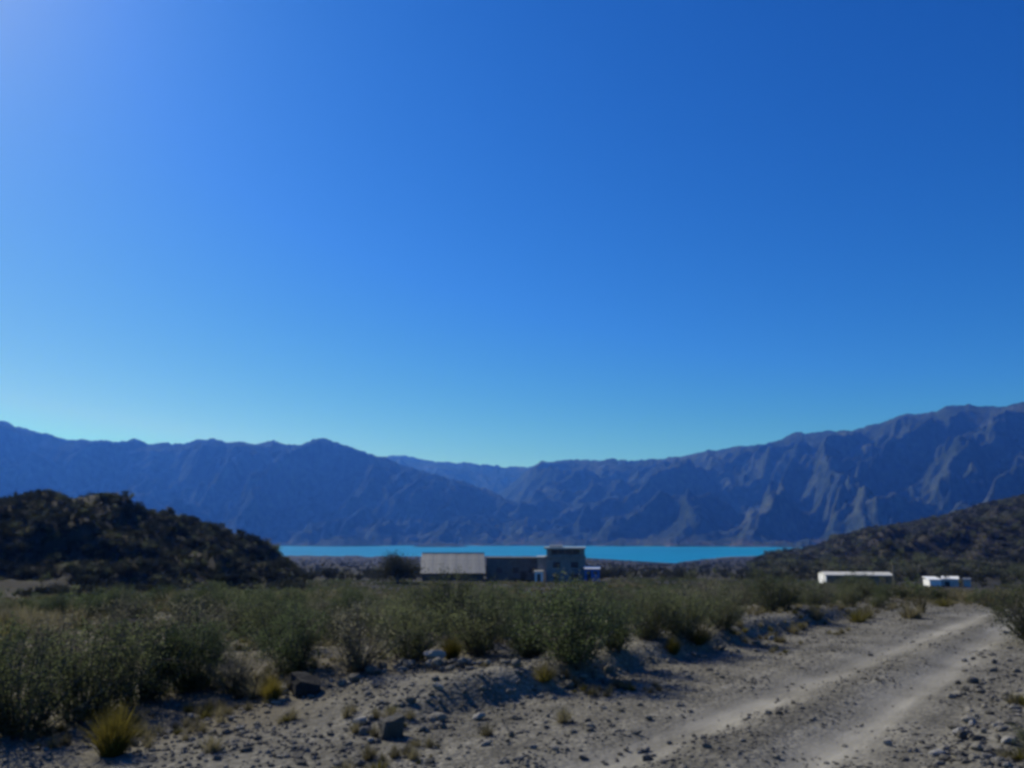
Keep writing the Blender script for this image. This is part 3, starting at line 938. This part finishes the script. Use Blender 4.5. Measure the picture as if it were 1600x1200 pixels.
t_, w, tz = small_block('hut', 1459, 165, 15, 905, 1.0, 3.0, M_WHITE, M_WHITE, 'low bright white hut far right below the wooded hillside', 'hut', slope=.35, rz_=R(20))
t_, w, tz = small_block('cabin', 1482, 167, 19, 904, .6, 3.0, M_SLAB, M_WHITE, 'pale grey cabin between the low white hut and the small grey one', 'cabin', slope=.3)
MB().box(-.9, -.1, -.03, -.003, -.4, tz - .5).build('door', M_DOOR, t_)
t_, w, tz = small_block('hut', 1508, 168, 8, 905, .6, 2.0, M_SLAB, M_TIN, 'small grey hut at the right end of the cabin row', 'hut', slope=.2)

# weathered post standing in the scrub near the long building
p = at_r(1394, 60)
po = MB(); po.tube([(0, 0, -.3), (.01, 0, 1.0), (.02, .01, 2.3)], [.07, .065, .055], 7)
po.tube([(0, 0, 2.05), (.25, 0, 2.1)], [.02, .02], 5)
o = po.build('wooden_post', M_WOOD); o.location = p
tag(o, 'thin pale wooden post standing in the scrub by the long white building', 'post')

# ------------------------------------------------------------------ tree beside the shed and dark tree in the scrub
def tree(px, r, H, Wd, seed, label, mat, n=2600, group=None):
    p = at_r(px, r)
    rg = np.random.default_rng(seed)
    t_ = thing('tree', p, label, 'tree', group, rg.uniform(0, 6))
    mb = MB(); tips = []
    mb.tube([(0, 0, -.3), (.05, 0, H * .25), (.0, .05, H * .45)], [.05 * H, .042 * H, .03 * H], 8)
    for b in range(11):
        az = rg.uniform(0, 6.28); ln = rg.uniform(.25, 1)
        e = np.array([math.cos(az) * ln * Wd * .42, math.sin(az) * ln * Wd * .42, H * (.34 + .50 * (1 - ln ** 2) + rg.uniform(-.12, .06))])
        s = np.array([0, 0, H * rg.uniform(.2, .42)])
        mb.tube([s, (s + e) / 2 + rg.normal(0, .1, 3), e], [.02 * H, .013 * H, .005 * H], 5)
        tips.append(e); tips.append((s + 2 * e) / 3)
    me = bpy.data.meshes.new('trunk'); me.from_pydata([tuple(v) for v in mb.v], [], mb.f); me.materials.append(M_TWIG)
    link('trunk', me, t_)
    P = []
    for e in tips:
        m_ = n // len(tips)
        P.append(e + rg.normal(0, 1, (m_, 3)) * np.array([.10 * Wd, .10 * Wd, .11 * H]))
    P = np.vstack(P); P = P[P[:, 2] > .02 * H]; n = len(P)
    d = rg.normal(0, 1, (n, 3)); d /= np.linalg.norm(d, axis=1)[:, None]
    a = np.cross(d, rg.normal(0, 1, (n, 3))); a /= np.linalg.norm(a, axis=1)[:, None]
    lf = .05 * H * rg.uniform(.5, 1.3, (n, 1))
    V = np.stack([P, P + d * lf * .5 + a * lf * .3, P + d * lf, P + d * lf * .5 - a * lf * .3], 1).reshape(-1, 3)
    link('crown', mesh_np('crown', V, np.arange(4 * n).reshape(n, 4), mat), t_)
    return t_
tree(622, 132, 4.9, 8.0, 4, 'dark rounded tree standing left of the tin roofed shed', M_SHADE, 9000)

# ------------------------------------------------------------------ shrubs: where they grow
def shrub_instance(kind, i, pos, sc, rz, label, group, far=False, cat='shrub', name='shrub'):
    fol, st = (FARS if far else NEAR)[kind][i % 3]
    t_ = thing(name, pos, label, cat, group, rz)
    t_.scale = sc
    link('foliage', fol, t_)
    link('stems', st, t_)
    return t_

spots = []          # x, y, size, kind
def ok_spot(x, y, v, u, rad):
    return True
# hand placed bushes along the front of the thicket: (photo x, photo y of the foot, height, kind, label)
FRONT = [(30, 1150, 1.25, 'olive', 'big olive bush at the left edge in front of the thicket'),
         (130, 1125, 1.30, 'olive', 'tall leafy olive bush just behind the golden grass tuft'),
         (-60, 1130, 1.35, 'dark', 'dark bush cut off by the left edge of the view'),
         (215, 1098, 1.20, 'dark', 'dark green bush behind and right of the golden grass tuft'),
         (300, 1080, 1.05, 'dark', 'dark bush in deep shade above the end of the stony terrace'),
         (365, 1078, .85, 'grey', 'small greyish bush beside the black lump'),
         (455, 1050, 1.05, 'dark', 'dark bush directly behind the black lump'),
         (560, 1045, 1.10, 'grey', 'greyish bush left of the heap of stones'),
         (640, 1030, 1.10, 'olive', 'olive bush behind the heap of stones'),
         (745, 1022, 1.15, 'olive', 'broad olive bush right of the heap of stones'),
         (830, 1028, .95, 'dark', 'dark low bush left of the tallest roadside bush'),
         (900, 1035, 1.48, 'dark', 'tall dark bush nearest the road bank, with black shade below'),
         (960, 1015, .95, 'dark', 'dark bush just right of the tallest roadside bush'),
         (1010, 1000, 1.00, 'olive', 'olive bush at the corner of the grassy bank'),
         (1065, 992, 1.00, 'olive', 'olive green bush behind the straw clump on the bank'),
         (1130, 982, .90, 'olive', 'olive bush behind the straw grass along the road bank'),
         (1624, 1008, 1.30, 'olive', 'bushy green shrub at the right edge beside the road'),
         (1650, 975, 1.60, 'olive', 'green shrub half outside the right edge of the view'),
         (1625, 1185, .40, 'olive', 'low green shrub in the bottom right corner')]
taken = []
k = 0
for (px, py, hh, kind, lab) in FRONT:
    p = at(px, py)
    k += 1
    s = hh * .67 / 1.02
    shrub_instance(kind, k, p, (s * 1.22, s * 1.22, s), random.uniform(0, 6.28), lab, 'shrubs along the dirt road')
    taken.append((p.x, p.y, .5 * hh))

X, Y, RR_, AZ = wedge(26000, 8.0, 175, -39, 39, .82)
U_, V_ = uv(X, Y)
edge_n = perlin(X / 2.5, Y / 2.5, 55)
keep = ((V_ < -7.4 + .8 * edge_n + .12 * np.clip(U_ - 3, 0, 10)) | (U_ > 26 + 2 * edge_n) | ((V_ > -.5) & (U_ > 11)))
keep &= ~((U_ < 27) & (V_ > -6.0 + .25 * sst(12, 18, U_)) & (V_ < -.8))
keep |= (U_ > 15) & (U_ < 27) & (V_ < -5.9 + .4 * edge_n) & (V_ > -9)
dens = fbm(X / 7, Y / 7, 3, 77)
keep &= RNG.uniform(0, 1, len(X)) < np.clip(.52 + 1.7 * dens, .03, 1)
kindn = 1.3 * fbm(X / 9, Y / 9, 2, 91) + RNG.normal(0, .25, len(X))
size = np.clip(RNG.normal(.52, .25, len(X)) + .14 * dens, .16, 1.25) * (1 + .12 * np.clip((RR_ - 30) / 60, 0, 1))
order = np.argsort(RR_)
grid = {}
def crowded(x, y, rad):
    gx, gy = int(x // 2), int(y // 2)
    for i in range(gx - 1, gx + 2):
        for j in range(gy - 1, gy + 2):
            for (a, b_, c) in grid.get((i, j), ()):
                if (a - x) ** 2 + (b_ - y) ** 2 < (.80 * (rad + c)) ** 2: return True
    return False
def put(x, y, rad): grid.setdefault((int(x // 2), int(y // 2)), []).append((x, y, rad))
for t_ in taken: put(*t_)
BUILD_AZ = [(708, 57), (884, 45), (925, 20), (842, 15), (1342, 56), (1480, 40)]
cand = []
for i in order:
    if not keep[i]: continue
    x, y, s = X[i], Y[i], size[i]
    r_ = RR_[i]
    # nothing grows inside the buildings, nor tall in front of them
    px_ = 800 + F * CP * math.tan(AZ[i])
    if r_ > 140 and any(abs(px_ - c) < w_ for c, w_ in BUILD_AZ): continue
    if r_ > 13: s *= .76
    if r_ > 34 and 560 < px_ < 960: s = min(s, .46)
    if r_ > 32 and 1270 < px_ < 1530: s = min(s, .34)
    if crowded(x, y, .55 * s): continue
    put(x, y, .55 * s)
    cand.append((x, y, r_, s, kindn[i], px_))
cz = land(np.array([c[0] for c in cand]), np.array([c[1] for c in cand]))
def kname(q): return 'grey' if q > .42 else ('dark' if q < -.18 else 'olive')
COLW = {'olive': 'olive green', 'dark': 'dark green', 'grey': 'greyish'}
def zone(x, r_, px_):
    if px_ > 1560: return 'beside the road at the right edge'
    if r_ > 26:
        if px_ < 480: return 'on the flat below the scrubby hill'
        if px_ < 960: return 'on the flat in front of the shed and grey house'
        return 'beyond the road bank towards the long white building'
    if px_ < 260: return 'in the thicket behind the golden grass tuft'
    if px_ < 520: return 'in the thicket behind the black lump'
    if px_ < 780: return 'in the thicket behind the heap of stones'
    if px_ < 1000: return 'in the thicket behind the tallest roadside bush'
    return 'behind the straw grass along the road bank'
inview = [(-(c[3] / c[2]), j) for j, c in enumerate(cand) if -30 < c[5] < 1630]
inview.sort()
single = set(j for _, j in inview[:270])
rest = []
for j, c in enumerate(cand):
    x, y, r_, s, q, px_ = c
    kd = kname(q)
    if j in single:
        sz = 'low' if s < .40 else ('large' if s > .66 else 'mid-sized')
        shrub_instance(kd, j, (x, y, cz[j] - .03), (s * 1.15, s * 1.15, s), (j * 2.399) % 6.283,
                       '%s %s shrub %s' % (sz, COLW[kd], zone(x, r_, px_)), '%s shrubs %s' % (COLW[kd], zone(x, r_, px_)), far=r_ > 30)
    else:
        rest.append((x, y, cz[j] - .03, s, {'olive': 0, 'dark': 3, 'grey': 6}[kd] + j % 3, (j * 2.399) % 6.283))
rest = np.array(rest)
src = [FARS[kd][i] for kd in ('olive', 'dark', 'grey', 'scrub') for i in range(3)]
scatter('distant_shrubbery', rest[:, :3], rest[:, 3], rest[:, 5], rest[:, 4], src)

# scrub on the left hill, the right hillside and the plain by the lake
def scrub(name, n, r0, r1, a0, a1, test, smin, smax, power=1.0, dim=.82):
    X, Y, RR_, AZ = wedge(n, r0, r1, a0, a1, power)
    h, tr, fi, on, hl, hr, rs = land(X, Y, True)
    k = test(hl, hr, RR_, AZ, rs, fbm(X / 22, Y / 22, 3, 5), h)
    X, Y, h = X[k], Y[k], h[k]
    n = len(X)
    sc = RNG.uniform(smin, smax, n) * np.clip(RNG.normal(1, .25, n), .5, 1.7)
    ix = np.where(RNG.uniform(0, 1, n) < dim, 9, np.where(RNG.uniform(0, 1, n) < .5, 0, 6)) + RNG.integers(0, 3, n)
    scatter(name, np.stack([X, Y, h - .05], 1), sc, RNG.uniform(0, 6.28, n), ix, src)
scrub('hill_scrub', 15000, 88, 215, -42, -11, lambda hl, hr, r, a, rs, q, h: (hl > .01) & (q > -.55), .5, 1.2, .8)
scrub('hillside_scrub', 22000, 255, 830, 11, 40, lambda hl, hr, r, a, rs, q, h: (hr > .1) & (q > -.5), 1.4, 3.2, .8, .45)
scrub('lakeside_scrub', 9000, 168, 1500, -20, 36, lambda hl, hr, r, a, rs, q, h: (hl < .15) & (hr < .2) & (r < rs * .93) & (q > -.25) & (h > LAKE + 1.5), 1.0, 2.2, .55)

# ------------------------------------------------------------------ grass tufts
def tuft(kind, i, pos, s, label, group=None, name='grass_tuft'):
    t_ = link(name, TUFT[kind][i % len(TUFT[kind])])
    s *= .78
    t_.location = pos; t_.scale = (s * 1.1, s * 1.1, s); t_.rotation_euler = (0, 0, i * 1.7)
    return tag(t_, label, 'grass tuft', group)
GT = 'grass tufts beside the road'
p = at(175, 1180); tuft('gold', 0, p, 1.1, 'golden yellow grass tuft by the road at lower left', GT)
for i, (px, py, kd, s, lab) in enumerate([
        (850, 1064, 'green', .85, 'round green tuft alone on the gravel terrace'),
        (852, 1058, 'straw', .8, 'straw wisps standing behind the round green tuft'),
        (706, 1030, 'gold', .85, 'yellowish tuft at the right end of the stone heap'),
        (1098, 1000, 'straw', 1.3, 'pale straw clump on the bank, the biggest one there'),
        (1090, 1006, 'green', 1.2, 'green tuft at the foot of the biggest straw clump'),
        (1052, 1022, 'gold', .7, 'yellow tuft on the lip of the road bank'),
        (1240, 990, 'straw', .8, 'low straw tuft where the road bank ends'),
        (1275, 968, 'straw', 1.2, 'straw clump at the far end of the road bank'),
        (1340, 972, 'green', 1.6, 'wide yellow green clump on the far roadside'),
        (1355, 966, 'straw', 1.3, 'straw clump behind the wide yellow green one'),
        (1420, 966, 'straw', 1.4, 'straw clump left of the pale plume on the far roadside'),
        (1440, 958, 'pampas', .7, 'pale plumed grass leaning over the far roadside'),
        (1432, 966, 'straw', 1.1, 'bushy straw clump under the pale plume'),
        (1475, 948, 'green', 1.5, 'green clump at the crest of the road'),
        (1545, 948, 'straw', 1.6, 'straw clump right of the road at its crest'),
        (1560, 955, 'straw', 1.0, 'straw tuft beside the green shrub at the right edge'),
        (760, 1150, 'straw', .5, 'sparse dry tuft on the road shoulder below the bank'),
        (880, 1128, 'straw', .55, 'dry tuft on the road shoulder, the rightmost there'),
        (400, 1090, 'straw', .9, 'dry tuft left of the black lump'),
        (425, 1095, 'gold', .7, 'yellowish tuft beside the white stone'),
        (330, 1175, 'straw', .6, 'dry tuft in the gravel near the bottom of the view'),
        (640, 912, 'pampas', 1.0, 'pale plume grass in front of the tin roofed shed')]):
    if kd == 'pampas' and py < 930:
        p = at_r(px, 48)
    else:
        p = at(px, py)
    tuft(kd, i + 1, p, s, lab, GT)
# low dry grass and litter on the terrace, the bank and between the shrubs
X, Y, RR_, AZ = wedge(26000, 5.5, 60, -38, 38, .5)
U_, V_ = uv(X, Y)
q = fbm(X / 1.6, Y / 1.6, 3, 66)
kp = (((V_ < -5.2) & (q > .34)) | ((V_ > -1.4) & (q > .12)) | ((V_ < -6.9) & (q > -.1)) | ((V_ < -4.4) & (V_ > -5.2) & (q > .5)) | (U_ > 25) | ((V_ < -5.1) & (U_ > 11) & (q > .0)))
X, Y = X[kp], Y[kp]
n = len(X)
scatter('dry_grass', np.stack([X, Y, land(X, Y)], 1), RNG.uniform(.10, .40, n), RNG.uniform(0, 6.28, n), RNG.integers(0, 4, n),
        [[TUFT['straw'][0]], [TUFT['straw'][1]], [TUFT['straw'][2]], [TUFT['green'][0]]])

# pale bunch grass in drifts across the flat
X, Y, RR_, AZ = wedge(16000, 12, 150, -38, 38, .6)
U_, V_ = uv(X, Y)
q = fbm(X / 12, Y / 12, 3, 201) + .4 * fbm(X / 2, Y / 2, 2, 202)
kp = (q > .08) & ((V_ < -6.4) | (U_ > 28)) & (RR_ < 140)
X, Y = X[kp], Y[kp]
n = len(X)
scatter('bunch_grass', np.stack([X, Y, land(X, Y)], 1), RNG.uniform(.6, 1.7, n), RNG.uniform(0, 6.28, n), RNG.integers(0, 4, n),
        [[TUFT['straw'][0]], [TUFT['straw'][1]], [TUFT['straw'][2]], [TUFT['green'][1]]])

# ------------------------------------------------------------------ stones
def rock(mesh, pos, s, label, group, rot=None, sink=.25, name='rock', cat='rock'):
    o = link(name, mesh)
    s = s if isinstance(s, tuple) else (s, s, s)
    o.scale = s
    o.location = (pos[0], pos[1], pos[2] + s[2] * .31 - s[2] * sink * .5)
    o.rotation_euler = rot or (random.uniform(-.3, .3), random.uniform(-.3, .3), random.uniform(0, 6.28))
    return tag(o, label, cat, group)
GR = 'loose stones beside the road'
def block_shape():
    bm = bmesh.new(); bmesh.ops.create_cube(bm, size=1.0)
    bmesh.ops.bevel(bm, geom=bm.edges[:], offset=.10, segments=1, affect='EDGES')
    bmesh.ops.subdivide_edges(bm, edges=bm.edges[:], cuts=2, use_grid_fill=True)
    rg = random.Random(5)
    for v in bm.verts:
        v.co.x += .07 * math.sin(v.co.z * 5 + v.co.y * 3) + rg.uniform(-.025, .025) + .12 * v.co.z * (v.co.x > 0)
        v.co.y += .06 * math.cos(v.co.z * 6 - v.co.x * 4) + rg.uniform(-.025, .025)
        v.co.z += .08 * v.co.x + rg.uniform(-.03, .03)
    me = bpy.data.meshes.new('rock'); bm.to_mesh(me); bm.free(); me.materials.append(rock_mat('dim_rock', (.035, .034, .032), (.11, .106, .10))); return me
rock(block_shape(), at(612, 1152), (.18, .16, .22), 'upright grey boulder with a pale top edge at the end of the bank', None, (.05, -.12, .4), name='boulder', cat='boulder')
rock(SHADE_ROCKS[0], at(476, 1082), (.42, .36, .40), 'black lump standing in for the dark shade under the bushes', None, (.3, .2, .9), name='boulder', cat='boulder')  # solid black lump added in place of the shade under a bush
rock(PROCKS[0], at(438, 1084), (.17, .12, .16), 'white stone leaning left of the black lump', GR)
rock(PROCKS[1], at(562, 1132), (.17, .13, .12), 'whitish stone left of the upright boulder', GR)
rock(PROCKS[2], at(580, 1160), (.08, .07, .07), 'small white stone below the upright boulder', GR)
rock(PROCKS[3], at(1387, 1165), (.085, .075, .10), 'bright white stone on the rubble verge at lower right', GR)
rock(ROCKS[5], at(570, 1146), (.17, .12, .10), 'slanted grey stone left of the upright boulder', GR)
rock(ROCKS[1], at(952, 1050), (.22, .16, .15), 'pale grey stone on the lip of the bank', GR)
rock(PROCKS[1], at(930, 1052), (.11, .10, .09), 'small pale stone on the lip of the bank', GR)
# the heap on the terrace
c = Vector((-1.05, 11.4, 0))
c = at(690, 1052)
for i in range(46):
    a = random.uniform(0, 6.28); q_ = random.random() ** .6
    x = c.x + math.cos(a) * q_ * .85; y = c.y + .3 + math.sin(a) * q_ * .38
    z = ground_z(x, y) + .07 * (1 - q_)
    s_ = random.uniform(.06, .16)
    rock(ROCKS[i % 8], (x, y, z), s_, '%s grey stone in the %s of the heap on the gravel terrace' % ('largish' if s_ > .12 else 'middling' if s_ > .09 else 'small',
         ('left part' if x < c.x - .3 else 'right part' if x > c.x + .3 else 'middle') + (', front side' if y < c.y + .3 else ', rear side')), 'stones in the heap on the gravel terrace')
x, y = at(676, 1046).xy
rock(PROCKS[2], (x, y + .25, ground_z(x, y + .25) + .09), (.27, .22, .16), 'broad pale stone lying on top of the stone heap', None, (.12, .08, .9), name='boulder', cat='boulder')

# loose stones big enough to pick out
zones = []
def where(x, y):
    if y > 1150:
        return 'at the bottom, ' + ('below the golden tuft' if x < 330 else 'left of the upright boulder' if x < 600 else 'right of the upright boulder' if x < 900 else 'by the left wheel track' if x < 1180 else 'by the right wheel track' if x < 1400 else 'in the right corner')
    if x > 1440: return 'beside the green shrub at the right edge' if y < 1060 else 'below the green shrub at the right edge'
    if x < 560: return 'near the black lump' if y < 1115 else 'right of the golden tuft'
    if x < 720: return 'near the upright boulder' if y > 1100 else 'near the stone heap'
    if x < 900: return 'near the round green tuft' if y < 1090 else 'below the middle of the bank'
    if x < 1060: return 'below the tallest bush'
    if x < 1180: return 'near the biggest straw clump' if y < 1050 else 'level with the middle of the wheel tracks'
    return 'near the far end of the bank' if y < 1020 else 'level with the far part of the wheel tracks'
def stones(n, fn, smin, smax, label, group, pale=.06):
    m_ = 0; tries = 0
    while m_ < n and tries < 20000:
        tries += 1
        px_, py_ = fn()
        p = at(px_, py_)
        s = random.uniform(smin, smax) * random.choice((1, 1, .8, 1.3))
        pl = random.random() < pale
        big = 'largish' if s > .62 * smax else ('small' if s < .38 * smax + .3 * smin else 'middling')
        tone = 'whitish' if pl else 'grey'
        rock(random.choice(PROCKS if pl else ROCKS), p, (s * random.uniform(.9, 1.3), s * random.uniform(.7, 1.0), s * random.uniform(.7, 1.1)),
             '%s %s stone %s, %s' % (big, tone, label, where(px_, py_)), group)
        m_ += 1
def on_bank():
    t = random.random()
    x = 640 + 610 * t
    y = 1143 - 153 * t - 12 * math.sin(t * math.pi) 
    return x + random.gauss(0, 14), y + random.gauss(0, 9)
stones(40, on_bank, .05, .14, 'on the cut bank', 'stones on the cut bank')
def right_verge():
    t = random.random()
    return 1560 + random.uniform(-40, 40) - 110 * t * random.random(), 985 + 215 * t ** .8
stones(92, right_verge, .035, .11, 'on the rubble verge', 'stones on the right verge', .1)
stones(24, lambda: (random.uniform(200, 640), random.uniform(1090, 1198)), .04, .09, 'on the lower left gravel', 'stones on the lower left gravel')
stones(18, lambda: (random.uniform(420, 900), random.uniform(1062, 1100)), .05, .12, 'on the gravel terrace', 'stones on the gravel terrace')
def midroad():
    t = random.random()
    return 1000 + 440 * t + random.gauss(0, 22), 1195 - 200 * t + random.gauss(0, 6)
stones(30, midroad, .035, .085, 'between the wheel tracks', 'stones between the wheel tracks')
stones(34, lambda: (random.uniform(640, 1050), random.uniform(1090, 1195)), .04, .09, 'on the road shoulder', 'stones on the road shoulder')

# gravel: too many to count
X, Y, RR_, AZ = wedge(46000, 4.6, 26, -38, 40, .35)
h, tr, fi, on, hl, hr, rs = land(X, Y, True)
U_, V_ = uv(X, Y)
q = fbm(X / .9, Y / .9, 2, 15)
kp = (RNG.uniform(0, 1, len(X)) < np.clip(.75 + q - 1.0 * tr, .05, 1)) & (V_ > -8.0)
X, Y, h = X[kp], Y[kp], h[kp]
n = len(X)
sc = np.clip(np.exp(RNG.normal(-3.7, .45, n)) * (1 + .7 * sst(-1.9, -1.2, V_[kp]) + .35 * (1 - sst(-5.3, -4.6, V_[kp]))), .008, .10)
scatter('gravel', np.stack([X, Y, h + sc * .12], 1), sc, RNG.uniform(0, 6.28, n), RNG.integers(0, 5, n), [[m_] for m_ in PEBB])

# ------------------------------------------------------------------ tell look-alikes apart by where they stand
def sort_out():
    same = {}
    for o in COL.objects:
        if o.parent is None and o.get('category') in ('shrub', 'rock', 'grass tuft') and o.get('label'):
            same.setdefault(o['label'], []).append(o)
    def px_of(o): return math.atan2(o.location.x, o.location.y)
    def name(group, tail):
        group.sort(key=px_of)
        n = len(group)
        if n == 1: words = ['']
        elif n == 2: words = ['left one', 'right one']
        elif n == 3: words = ['left one', 'middle one', 'right one']
        else: words = ['leftmost'] + ['between the outer ones'] * (n - 2) + ['rightmost']
        for o, w in zip(group, words):
            extra = ', '.join(q for q in (tail, w) if q)
            new = o['label'] + (', ' + extra if extra else '')
            if len(new.split()) <= 16: o['label'] = new
    for lab, group in same.items():
        if len(group) < 2: continue
        if len(group) < 4: name(group, ''); continue
        group.sort(key=lambda o: o.location.x ** 2 + o.location.y ** 2)
        k = 3 if len(group) > 6 else 2
        cuts = [round(len(group) * i / k) for i in range(k + 1)]
        for i, w in enumerate(('nearer', 'farther') if k == 2 else ('nearer', 'midway', 'farther')):
            name(group[cuts[i]:cuts[i + 1]], w)
sort_out()
